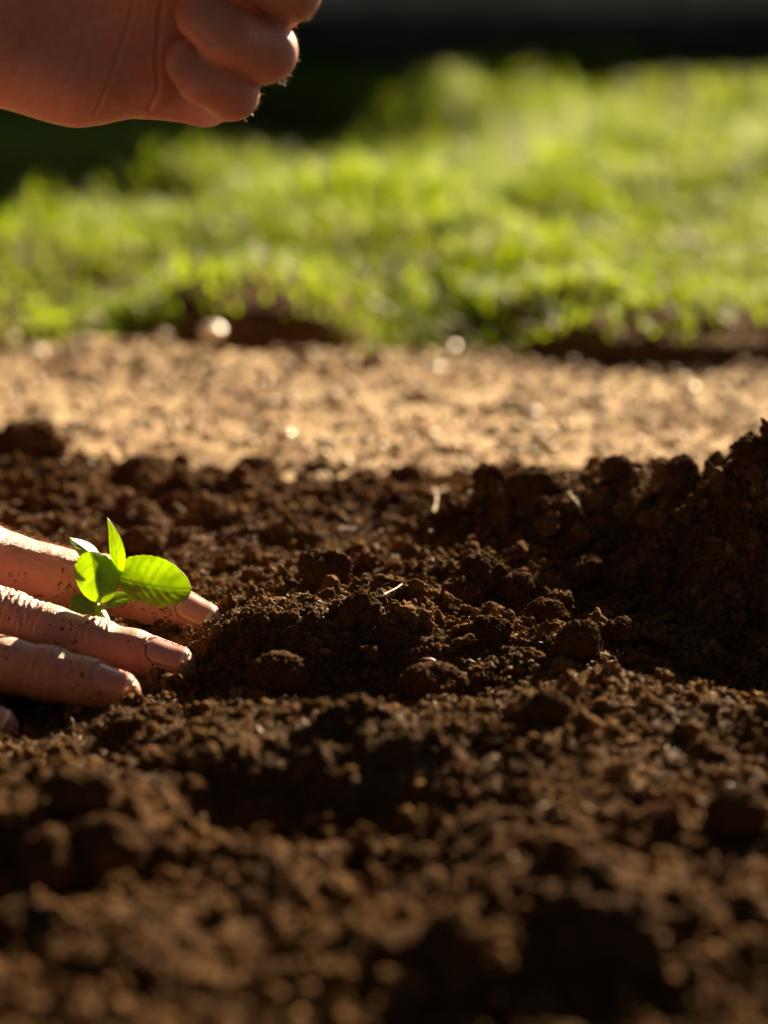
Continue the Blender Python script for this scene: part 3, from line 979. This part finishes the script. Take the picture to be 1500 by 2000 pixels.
def nail_part(root, prims, V, disp, A, B, n, rad, length, half, back, label=None, nail_mat=None, soft=1.0):
    nail_mat = nail_mat or M['nail']
    """adds the nail plate as a child and presses its bed into the skin displacement"""
    d = nrm(B - A)
    n = nrm(n - (n @ d) * d); s = np.cross(d, n)
    O = B + d * (rad * 0.001 * 0.5) - d * length / 1000       # proximal end on the finger axis
    # radius of the skin over the nail's middle
    def skin_r(u, th):
        dr = n * math.cos(th) + s * math.sin(th)
        r = np.linspace(0.001, 0.016, 90)
        p = O + d * u + dr * r[:, None]
        v = sdf(p, prims)
        k = np.argmax(v > 0)
        return r[k] if v[k] > 0 else rad / 1000
    Ls = length / 1000
    r0 = {}
    ths = np.linspace(-half, half, 9)
    prof0 = np.array([skin_r(0.05 * Ls, t) for t in ths]); prof1 = np.array([skin_r(0.55 * Ls, t) for t in ths])
    nu, nt_ = 22, 21
    pts = []
    for i in range(nu):
        u = i / (nu - 1)
        hw = half * (1.0 if u > 0.34 else math.sqrt(max(0.0, 1 - ((0.34 - u) / 0.34) ** 2)) * 0.75 + 0.25)
        if u > 0.70: hw *= 1 - 0.55 * ((u - 0.70) / 0.30) ** 2.6
        for j in range(nt_):
            v = -1 + 2 * j / (nt_ - 1)
            th = v * hw
            a = np.interp(th, ths, prof0); b = np.interp(th, ths, prof1)
            r = a + (b - a) * min(1, u / 0.55) - (0.00045 if u < 0.06 else 0) + 0.00005
            r += (-0.0010 * max(0, u - 0.55) ** 2 * 1.2) + 0.00012 * (u > 0.7)
            r -= 0.00035 * abs(v) ** 6 + (1 - soft) * 0.0004
            uu = u * Ls + (0.0011 * (1 - v * v) - 0.0011) * (u > 0.9) * ((u - 0.9) / 0.1)
            pts.append(O + d * uu + (n * math.cos(th) + s * math.sin(th)) * r)
    pts = np.array(pts)
    F = grid_faces(nu, nt_)
    c = O + d * Ls * 0.5
    nr = pts - (O + ((pts - O) @ d)[:, None] * d); nr /= np.linalg.norm(nr, axis=1)[:, None]
    low = pts - nr * 0.00045
    nv = len(pts)
    rim = [i for i in range(nt_)] + [i * nt_ + nt_ - 1 for i in range(1, nu)] + [(nu - 1) * nt_ + j for j in range(nt_ - 2, -1, -1)] + [i * nt_ for i in range(nu - 2, 0, -1)]
    side = np.array([(rim[i], rim[(i + 1) % len(rim)], rim[(i + 1) % len(rim)] + nv, rim[i] + nv) for i in range(len(rim))])
    FF = np.concatenate([F, F[:, ::-1] + nv, side])
    tipm = np.concatenate([np.repeat(np.linspace(0, 1, nu), nt_)] * 2)
    o = mesh_np('nail', np.concatenate([pts, low]) - np.array(root.location), FF, nail_mat, root, attrs={'along': tipm})
    if label: o['label'] = label
    # press the bed, raise the fold round it
    q = V - O
    u = (q @ d) / Ls
    rr = q - (q @ d)[:, None] * d
    th = np.arctan2(rr @ s, rr @ n)
    near = np.linalg.norm(rr, axis=1) < rad * 1.6 / 1000
    du = np.where(u < 0, -u, np.where(u > 1.0, u - 1.0, 0)) * Ls * 1000
    hw = half * np.clip(0.25 + 0.75 * np.sqrt(np.clip(1 - ((0.34 - np.clip(u, 0, .34)) / 0.34) ** 2, 0, 1)), 0, 1)
    hw = hw * (1 - 0.55 * np.clip((u - 0.7) / 0.3, 0, 1) ** 2.6)
    dt = np.maximum(np.abs(th) - hw, 0) * rad
    dist = np.sqrt(du ** 2 + dt ** 2)
    ins = (dist <= 0.01)
    add = np.where(ins, -0.00055, 0) * near
    front = sstep(1.02, 0.9, u)
    add += near * (~ins) * 0.00045 * np.exp(-((dist - 0.75) / 0.75) ** 2) * front
    disp += add * soft


def skin_material():
    m, nt, b = newmat('skin')
    n1 = noise(nt, 60, 4, 0.6); n2 = noise(nt, 420, 3, 0.6)
    c = ramp(nt, n1, [(0.3, (0.48, 0.19, 0.13)), (0.5, (0.57, 0.26, 0.18)), (0.72, (0.60, 0.20, 0.15))])
    c = mixc(nt, ramp(nt, n2, [(0.35, (0, 0, 0)), (0.7, (0.5, 0.5, 0.5))]), c, (0.62, 0.34, 0.24))
    at = N(nt, 'ShaderNodeAttribute', attribute_name='dirt')
    dn = noise(nt, 700, 4, 0.65); dn2 = noise(nt, 160, 3, 0.6)
    md = nt.nodes.new('ShaderNodeMath'); md.operation = 'ADD'; nt.links.new(dn, md.inputs[0])
    ms = nt.nodes.new('ShaderNodeMath'); ms.operation = 'MULTIPLY'; nt.links.new(at.outputs['Fac'], ms.inputs[0]); ms.inputs[1].default_value = 0.32
    nt.links.new(ms.outputs[0], md.inputs[1])
    m3 = nt.nodes.new('ShaderNodeMath'); m3.operation = 'MULTIPLY_ADD'; nt.links.new(dn2, m3.inputs[0]); m3.inputs[1].default_value = 0.25; nt.links.new(md.outputs[0], m3.inputs[2])
    mask = ramp(nt, m3.outputs[0], [(0.86, (0, 0, 0)), (0.92, (1, 1, 1))])
    c = mixc(nt, mask, c, (0.06, 0.03, 0.018))
    nt.links.new(c, b.inputs['Base Color'])
    b.inputs['Roughness'].default_value = 0.42
    b.inputs['Specular IOR Level'].default_value = 0.45
    b.inputs['Subsurface Weight'].default_value = 0.35
    b.inputs['Subsurface Radius'].default_value = (1.0, 0.32, 0.18)
    b.inputs['Subsurface Scale'].default_value = 0.0035
    v = N(nt, 'ShaderNodeTexVoronoi'); v.feature = 'DISTANCE_TO_EDGE'; v.inputs['Scale'].default_value = 1500
    tc = nt.nodes['TC']
    mp = nt.nodes.new('ShaderNodeMapping'); mp.inputs['Scale'].default_value = (0.8, 1.3, 1.3)
    nt.links.new(tc.outputs['Object'], mp.inputs[0]); nt.links.new(mp.outputs[0], v.inputs['Vector'])
    vr = ramp(nt, v.outputs[0], [(0.0, (0, 0, 0)), (0.22, (1, 1, 1))])
    nb = bump(nt, vr, 0.45, 0.00022)
    nb = bump(nt, noise(nt, 1100, 4, 0.65), 0.5, 0.0003, nb)
    nt.links.new(nb, b.inputs['Normal'])
    return m


M['skin'] = skin_material()
m, nt, b = newmat('fingernail')
at = N(nt, 'ShaderNodeAttribute', attribute_name='along')
c = ramp(nt, at.outputs['Fac'], [(0.0, (0.74, 0.50, 0.44)), (0.16, (0.64, 0.29, 0.26)), (0.84, (0.66, 0.30, 0.26)), (0.88, (0.82, 0.72, 0.62)), (0.97, (0.76, 0.64, 0.52)), (1.0, (0.30, 0.19, 0.12))])
dm = ramp(nt, noise(nt, 480, 4, 0.65), [(0.70, (0, 0, 0)), (0.76, (1, 1, 1))])
c = mixc(nt, dm, c, (0.10, 0.05, 0.03))
nt.links.new(c, b.inputs['Base Color'])
b.inputs['Roughness'].default_value = 0.24
b.inputs['Specular IOR Level'].default_value = 0.5
b.inputs['Subsurface Weight'].default_value = 0.3
b.inputs['Subsurface Radius'].default_value = (1, .35, .25); b.inputs['Subsurface Scale'].default_value = 0.002
nt.links.new(bump(nt, noise(nt, 600, 2), 0.25, 0.0002), b.inputs['Normal'])
M['nail'] = m
m, nt, b = newmat('fine_hair')
b.inputs['Base Color'].default_value = (0.62, 0.42, 0.24, 1); b.inputs['Roughness'].default_value = 0.35
M['hair'] = m


def fine_hair(root, V, G, mask, n, L, lean, name='fine_hair', w=0.000035):
    """soft short hairs standing on the skin where mask > 0"""
    idx = np.where(mask > 0)[0]
    pick = rng.choice(idx, n)
    p = V[pick] + rng.normal(size=(n, 3)) * 0.0003
    g = G[pick]
    Ln = L * rng.uniform(.5, 1.2, n)
    d1 = g * 0.8 + np.array(lean) + rng.normal(size=(n, 3)) * 0.25
    d1 /= np.linalg.norm(d1, axis=1)[:, None]
    d2 = d1 + np.array(lean) * 0.8; d2 /= np.linalg.norm(d2, axis=1)[:, None]
    s = np.cross(d1, rng.normal(size=(n, 3))); s /= np.linalg.norm(s, axis=1)[:, None]
    VV = np.zeros((n, 5, 3))
    VV[:, 0] = p - s * w; VV[:, 1] = p + s * w
    m_ = p + d1 * (Ln * .5)[:, None]
    VV[:, 2] = m_ - s * w * .8; VV[:, 3] = m_ + s * w * .8
    VV[:, 4] = m_ + d2 * (Ln * .5)[:, None]
    F = np.array([(0, 1, 3), (0, 3, 2), (2, 3, 4)])[None] + (np.arange(n) * 5)[:, None, None]
    return mesh_np(name, VV.reshape(-1, 3) - np.array(root.location), F.reshape(-1, 3), M['hair'], root)


def empty_at(name, loc):
    o = bpy.data.objects.new(name, None); COL.objects.link(o); o.location = loc
    return o


# ---- the hand pressing the soil (a right hand, thumb on the far side of the seedling)
k1 = 0.003
thumb = chain(HJ['thumb'], k1)
index = chain(HJ['index'], k1)
middle = chain(HJ['middle'], k1)
ring = chain(HJ['ring'], k1)
little = chain([(-340, 1330, .918, 9.5), (-270, 1430, .916, 7.6), (-215, 1470, .914, 6.6), (-160, 1490, .912, 5.6)], k1)
kp = 0.012
W_ = (-660, 1090, .973, 25)
palm = []
for m_, r_ in (((-60, 1090, 1.016), 13.2), ((-190, 1130, .988), 11), ((-250, 1190, .964), 11), ((-300, 1260, .940), 10.5), ((-340, 1330, .918), 9.5)):
    palm += chain([W_, ((m_[0] + W_[0]) / 2, (m_[1] * 1.1 + W_[1] * .9) / 2, m_[2], 15), (*m_, r_)], kp)
palm += chain([W_, (-1000, 1010, .973, 27)], kp)
hand_prims = palm + thumb + index + middle + ring + little
V, F = sdf_mesh(hand_prims, 0.00046)
G = sdf_grad(V, hand_prims)
disp = 0.00012 * fbm3(V / 0.004, 2, 3)
up = np.array([0, -.55, .85])


def ax_(c, i): return nrm(c[i][1] - c[i][0])


# knuckle creases
disp += wrinkles(V, G, P(30, 1216, .984), ax_(index, 1), up, 10, [-6, -4.2, -2.2, -0.4, 1.6, 3.6, 5.5, 7.4], 0.6, 1, 0.8)
disp += wrinkles(V, G, P(172, 1256, .980), ax_(index, 3), up, 9, [-4.2, -2.4, -0.6, 0.9, 2.3, 3.8, 5.2], 0.6, 2, 0.7)
disp += wrinkles(V, G, P(85, 1316, .958), ax_(middle, 3), up, 9, [-3.4, -1.8, -0.3, 1.2, 2.6], 0.6, 3)
disp += wrinkles(V, G, P(-60, 1283, .960), ax_(middle, 1), up, 10, [-4, -2, 0, 2, 4], 0.5, 4)
disp += wrinkles(V, G, P(205, 1142, 1.022), ax_(thumb, 2), up, 10, [-4, -2.6, -1, .6, 2.2, 3.6], 0.5, 5)
hand = empty_at('hand', P(100, 1300, .973))
tag(hand, 'hand pressing its fingers down into the soil around the green seedling', 'hand')
nup = np.array([0.1, -.52, .85])
nail_part(hand, hand_prims, V, disp, index[4][0], index[4][1], nup, 6.6, 13.6, 0.80, 0)
nail_part(hand, hand_prims, V, disp, middle[4][0], middle[4][1], nup, 6.7, 13.2, 0.80, 0)
nail_part(hand, hand_prims, V, disp, ring[2][0], ring[2][1], nup, 6.4, 12.5, 0.9, 0)
nail_part(hand, hand_prims, V, disp, thumb[3][0], thumb[3][1], np.array([0, -.5, .86]), 6.6, 13.0, 0.90, 0)
nail_part(hand, hand_prims, V, disp, little[2][0], little[2][1], nup, 5.8, 10.5, 0.9, 0)
V = V + G * disp[:, None]
low = V[:, 2] - soil_z(V[:, 0], V[:, 1])
dirt = np.clip(1 - low / 0.005, 0, 1) * 0.9 + 0.55 * (vn3(V / 0.008, 7) > 0.1) * (V[:, 2] < P(0, 1150, 1.0)[2] + 0.004)
mesh_np('skin', V - np.array(hand.location), F, M['skin'], hand, attrs={'dirt': dirt})
px_x = V[:, 0]
low = low * 1000
side_ = np.where((low < 9) & (low > -1) & (V[:, 0] > -0.16) & (G[:, 2] > -0.3))[0]
CLING.append(V[side_[rng.choice(len(side_), 700)]])
tipv = np.where((V[:, 0] > P(330, 1300, .975)[0]) & (low > -1))[0]
CLING.append(V[tipv[rng.choice(len(tipv), 60)]])
mask = (px_x < P(140, 1080, 1.018)[0]) & (V[:, 1] > 1.003) & (G[:, 2] > 0.35) & (px_x > -0.16)
fine_hair(hand, V, G, mask, 1800, 0.0030, (0.5, -0.55, -0.25))

# ---- the closed hand above (a left fist seen from the palm side)
Yb = 1.004
f4 = chain([(290, 178, Yb + .012, 10.5), (400, 205, Yb + .010, 8.2), (452, 192, Yb - .004, 8.4), (398, 163, Yb - .014, 8.0), (366, 132, Yb - .010, 7.0)], 0.0022)
f3 = chain([(330, 70, Yb + .016, 11.5), (480, 120, Yb + .008, 9.4), (517, 110, Yb - .006, 9.9), (440, 78, Yb - .018, 9.2), (396, 42, Yb - .019, 8.3)], 0.0022)
f2 = chain([(330, -60, Yb + .016, 12), (540, 10, Yb + .008, 9.4), (566, -8, Yb - .006, 9.6), (480, -52, Yb - .020, 9.2), (430, -85, Yb - .020, 8.2)], 0.0022)
f1 = chain([(330, -190, Yb + .012, 12), (540, -140, Yb + .006, 9.4), (570, -150, Yb - .006, 9.4), (480, -180, Yb - .022, 8.8), (430, -200, Yb - .022, 8.0)], 0.0022)
th = chain([(0, -200, Yb - .018, 15), (230, -290, Yb - .024, 12), (430, -280, Yb - .030, 9.5), (520, -250, Yb - .030, 7.5)], 0.003)
kq = 0.014
pal = chain([(-420, -20, Yb + .012, 21), (0, 78, Yb + .006, 19.0), (150, 128, Yb + .006, 17.6), (285, 150, Yb + .010, 14.0)], kq)
pal += chain([(-420, -60, Yb + .012, 22), (60, 10, Yb + .012, 17), (320, 50, Yb + .014, 13)], kq)
pal += chain([(-420, -100, Yb + .012, 23), (60, -90, Yb + .012, 17), (320, -60, Yb + .014, 13)], kq)
pal += chain([(-420, -120, Yb + .012, 22), (0, -190, Yb, 17), (320, -180, Yb + .012, 12)], kq)
pal += chain([(-420, -80, Yb + .012, 24), (-900, -190, Yb + .03, 27)], kq)
pal += chain([(-260, -60, Yb + .004, 20), (0, -150, Yb - .012, 17)], kq)
fist_prims = pal + f4 + f3 + f2 + f1 + th
V, F = sdf_mesh(fist_prims, 0.0007)
G = sdf_grad(V, fist_prims)
disp = 0.0002 * fbm3(V / 0.006, 2, 13)


def crease(V, G, pxs, amp, wd):
    out = np.zeros(len(V))
    best = np.full(len(V), 1.0)
    q = [P(a, b, Yb)[[0, 2]] for a, b in pxs]
    vv = V[:, [0, 2]] + 0.0006 * np.stack([vn3(V / 0.006, 31), vn3(V / 0.006, 32)], -1)
    for a, b in zip(q[:-1], q[1:]):
        ab = b - a
        t = np.clip(((vv - a) @ ab) / (ab @ ab), 0, 1)
        best = np.minimum(best, np.linalg.norm(vv - a - t[:, None] * ab, axis=1))
    face = sstep(0.0, 0.5, -G[:, 1])
    return (-amp * np.exp(-(best * 1000 / wd) ** 2) + amp * .12 * np.exp(-((best * 1000 - 2.2 * wd) / wd) ** 2)) / 1000 * face


disp += crease(V, G, [(266, -20), (256, 40), (240, 100), (222, 160), (190, 225)], 0.65, 0.6)
disp += crease(V, G, [(320, -10), (311, 60), (308, 130), (312, 180), (290, 228)], 0.85, 0.65)
disp += crease(V, G, [(200, -10), (176, 60), (158, 130), (120, 200)], 0.45, 1.0)
disp += crease(V, G, [(150, 0), (120, 60), (98, 120)], 0.35, 0.9)
disp += crease(V, G, [(120, 30), (60, 80), (10, 110)], 0.3, 1.0)
disp += wrinkles(V, G, P(420, 175, Yb - .012), nrm(f4[2][1] - f4[2][0]), np.array([0, -1.0, 0]), 9, [-2, 0, 2], 0.22, 6)
disp += wrinkles(V, G, P(455, 84, Yb - .014), nrm(f3[2][1] - f3[2][0]), np.array([0, -1.0, 0]), 10, [-2.5, 0, 2.2], 0.22, 7)
fist = empty_at('hand', P(200, 100, Yb))
tag(fist, 'closed fist hanging over the bed at the top left with its palm side showing', 'hand')
nail_part(fist, fist_prims, V, disp, f3[3][0], f3[3][1], np.array([.1, -1.0, .25]), 8.4, 13.0, 0.8, 0, nail_mat=M['skin'], soft=0.3)
nail_part(fist, fist_prims, V, disp, f4[3][0], f4[3][1], np.array([.1, -1.0, .2]), 7.2, 10.0, 0.8, 0, nail_mat=M['skin'], soft=0.3)
nail_part(fist, fist_prims, V, disp, f2[3][0], f2[3][1], np.array([.1, -1.0, .3]), 8.4, 12.5, 0.8, 0, nail_mat=M['skin'], soft=0.3)
V = V + G * disp[:, None]
mesh_np('skin', V - np.array(fist.location), F, M['skin'], fist, attrs={'dirt': np.zeros(len(V))})
mask = (V[:, 0] > P(470, 100, Yb)[0]) & (G[:, 0] > 0.25)
fine_hair(fist, V, G, mask, 1500, 0.0016, (0.15, 0, -0.1), w=0.00006)

fist.location.z += 0.0017

# ------------------------------------------------------------------ seedling
def leaf(root, mid, wl, wr, prof='oval', vein_n=6, curl=0.15, label=None, tipcurl=0.0, name='leaf'):
    """mid: world points along the midrib; wl / wr: world vectors from midrib to the two margins at the widest place"""
    mid = [np.array(p) for p in mid]
    nu, nv = 41, 33
    t = np.linspace(0, 1, nu)
    # smooth midrib (Catmull-Rom through the points)
    k = np.linspace(0, 1, len(mid))
    pts = np.array(mid)
    if len(mid) == 3:
        c = 2 * pts[1] - 0.5 * (pts[0] + pts[2])
        mc = ((1 - t) ** 2)[:, None] * pts[0] + (2 * t * (1 - t))[:, None] * c + (t ** 2)[:, None] * pts[2]
    else:
        mc = pts[0] + (pts[-1] - pts[0]) * t[:, None]
    if prof == 'oval':
        w = np.sin(math.pi * np.clip(t, 0, 1) ** 1.05) ** 0.42
    elif prof == 'round':
        w = np.sin(math.pi * t ** 0.95) ** 0.5
    else:
        w = np.sin(math.pi * t ** 0.8) ** 0.9
    w = w / w.max()
    w = w * (1 + 0.012 * np.sin(t * 63) * (w > .15))
    s = np.linspace(-1, 1, nv)
    V = np.zeros((nu, nv, 3)); vein = np.zeros((nu, nv))
    wl = np.array(wl); wr = np.array(wr)
    nrm0 = nrm(np.cross(mc[-1] - mc[0], wr - wl))
    size = np.linalg.norm(mc[-1] - mc[0])
    for j, sj in enumerate(s):
        side = wr if sj > 0 else wl
        a = abs(sj)
        V[:, j] = mc + side[None] * (a * w)[:, None]
        # margins curl, midrib sunk
        V[:, j] += nrm0 * (curl * size * 0.5 * (a ** 2) * w)[:, None]
        V[:, j] += nrm0 * size * 0.010 * math.exp(-(a / 0.06) ** 2) * -1
        # side veins run forward from the midrib
        ph = t - 0.30 * a ** 1.3 + 0.06 * a ** 4
        g = np.zeros(nu)
        for q in range(1, vein_n + 1):
            tq = 0.06 + 0.78 * (q - 1) / vein_n + (0.03 if sj > 0 else 0)
            g += np.exp(-((ph - tq) / 0.010) ** 2) * (a < 0.88)
        vein[:, j] = np.clip(np.maximum(g * 0.75, math.exp(-(a / 0.045) ** 2) * 1.0), 0, 1)
        quilt = np.abs(np.sin((ph - 0.06) / 0.78 * vein_n * math.pi)) * (a * (1 - a)) * 4 * 0.006 * size
        V[:, j] += nrm0[None] * (quilt * np.minimum(1, w * 2) - 0.006 * size * g)[:, None]
    if tipcurl:
        V += nrm0 * (tipcurl * size * np.clip(t - 0.6, 0, 1) ** 2 * 3)[:, None, None]
    V += 0.0002 * np.stack([vn3(V / 0.004, 41), vn3(V / 0.004, 42), vn3(V / 0.004, 43)], -1)
    Vf = V.reshape(-1, 3)
    F = grid_faces(nu, nv)
    o = mesh_np(name, Vf - np.array(root.location), F, M['leaf'], root, attrs={'vein': vein.ravel()})
    sol = o.modifiers.new('thickness', 'SOLIDIFY'); sol.thickness = 0.00022; sol.offset = 0
    if label: o['label'] = label
    return o


Yp = 0.994
base = P(207, 1226, Yp); base[2] = min(base[2], soil_z(base[0], base[1])[0])
plant = empty_at('seedling', base)
tag(plant, 'small bright green seedling with rounded leaves standing between the thumb and fingers', 'seedling')
D = lambda px0, py0, px1, py1, dy=0.0, Yq=None: P(px1, py1, (Yq or Yp) + dy) - P(px0, py0, (Yq or Yp))
S0 = P(198, 1182, Yp)
# stem
path3 = [base - np.array([0, 0, .004]), P(203, 1205, Yp), S0, P(214, 1148, Yp), P(225, 1125, Yp)]
vv, ff = [], []
for i, c in enumerate(path3):
    rr = (0.0014, .0013, .0012, .0010, .0008)[i]
    for j in range(10):
        a = j * math.pi / 5
        vv.append(c + rr * np.array([math.cos(a), math.sin(a), 0.2 * math.cos(a)]))
for i in range(4):
    for j in range(10):
        ff.append((i * 10 + j, i * 10 + (j + 1) % 10, i * 10 + 10 + (j + 1) % 10, i * 10 + 10 + j))
st = mesh_np('stem', np.array(vv) - base, np.array(ff), M['stem'], plant)
ss = st.modifiers.new('smooth', 'SUBSURF'); ss.levels = 2; ss.render_levels = 2
# big leaf to the right, seen from below with the sun through it
leaf(plant, [P(228, 1130, Yp), P(300, 1146, Yp - .001), P(373, 1152, Yp - .006)],
     D(300, 1147, 292, 1087, .006), D(300, 1147, 300, 1186, -.008), 'oval', 6, -0.05, 'largest leaf, bright yellow green in the sun')
# round cupped leaf at the left
leaf(plant, [P(176, 1078, Yp - .002), P(190, 1127, Yp - .007), P(199, 1178, Yp - .008)],
     D(190, 1127, 146, 1130, .003), D(190, 1127, 231, 1122, .003), 'round', 5, -0.16, 'round cupped leaf with a curled tip', 0.0)
# narrow upright leaf
leaf(plant, [P(229, 1132, Yp), P(227, 1066, Yp - .002), P(210, 1011, Yp)],
     D(226, 1072, 211, 1078, .004), D(226, 1072, 240, 1080, -.003), 'lance', 5, 0.05, 'tall narrow upright leaf')
# pale pointed leaf at the upper left
leaf(plant, [P(196, 1098, Yp + .003), P(166, 1074, Yp + .006), P(134, 1050, Yp + .006)],
     D(165, 1075, 160, 1092, -.004), D(165, 1075, 176, 1062, .006), 'lance', 5, 0.05, 'pale pointed leaf at the back')
# dark rounded leaf low on the left
leaf(plant, [P(188, 1200, Yp + .004), P(160, 1186, Yp + .009), P(138, 1168, Yp + .012)],
     D(160, 1186, 150, 1206, -.002), D(160, 1186, 176, 1168, .003), 'round', 4, -0.08, 'dark rounded leaf low on the left')
# shaded leaf to the lower right
leaf(plant, [P(200, 1184, Yp + .004), P(232, 1170, Yp + .006), P(268, 1166, Yp + .005)],
     D(232, 1172, 228, 1160, .004), D(232, 1172, 236, 1186, -.003), 'lance', 4, -0.05, 'shaded leaf under the largest one')
# bottom pale-edged leaf pointing down
leaf(plant, [P(190, 1178, Yp), P(203, 1203, Yp - .006), P(219, 1221, Yp - .010)],
     D(203, 1203, 193, 1212, -.001), D(203, 1203, 209, 1197, .004), 'lance', 3, 0.0, 'small folded leaf pointing down')
bush('added_hedge', -2.6, 0.9, 0.0, 0.8, 2.6, 1.5, 12000, 0.16, 'unseen leafy screen added along the left side to block sky light', 'added_hedge', 'unseen hedges added to block sky light')  # side and rear hedges are unseen, added to darken the sky fill
bush('added_hedge', 3.6, -0.2, 0.0, 0.8, 2.6, 1.3, 8000, 0.16, 'unseen leafy screen added along the right side to block sky light', 'added_hedge', 'unseen hedges added to block sky light')
bush('added_hedge', 0.0, -2.0, 0.0, 3.0, 0.8, 1.9, 14000, 0.17, 'unseen leafy screen added behind the viewer to block sky light', 'added_hedge', 'unseen hedges added to block sky light')

# ------------------------------------------------------------------ crumbs clinging to clods and fingers
pc = np.concatenate(CLING)
r = 0.00015 + 0.00045 * rng.random(len(pc)) ** 3
v, f = lumps(pc, r, 0, 12, 0.5)
tag(mesh_np('soil_crumbs', v, f, M['crumb']), 'fine soil crumbs, coloured paler for rim light, clinging to the clods and the fingertips', 'soil', kind='stuff')
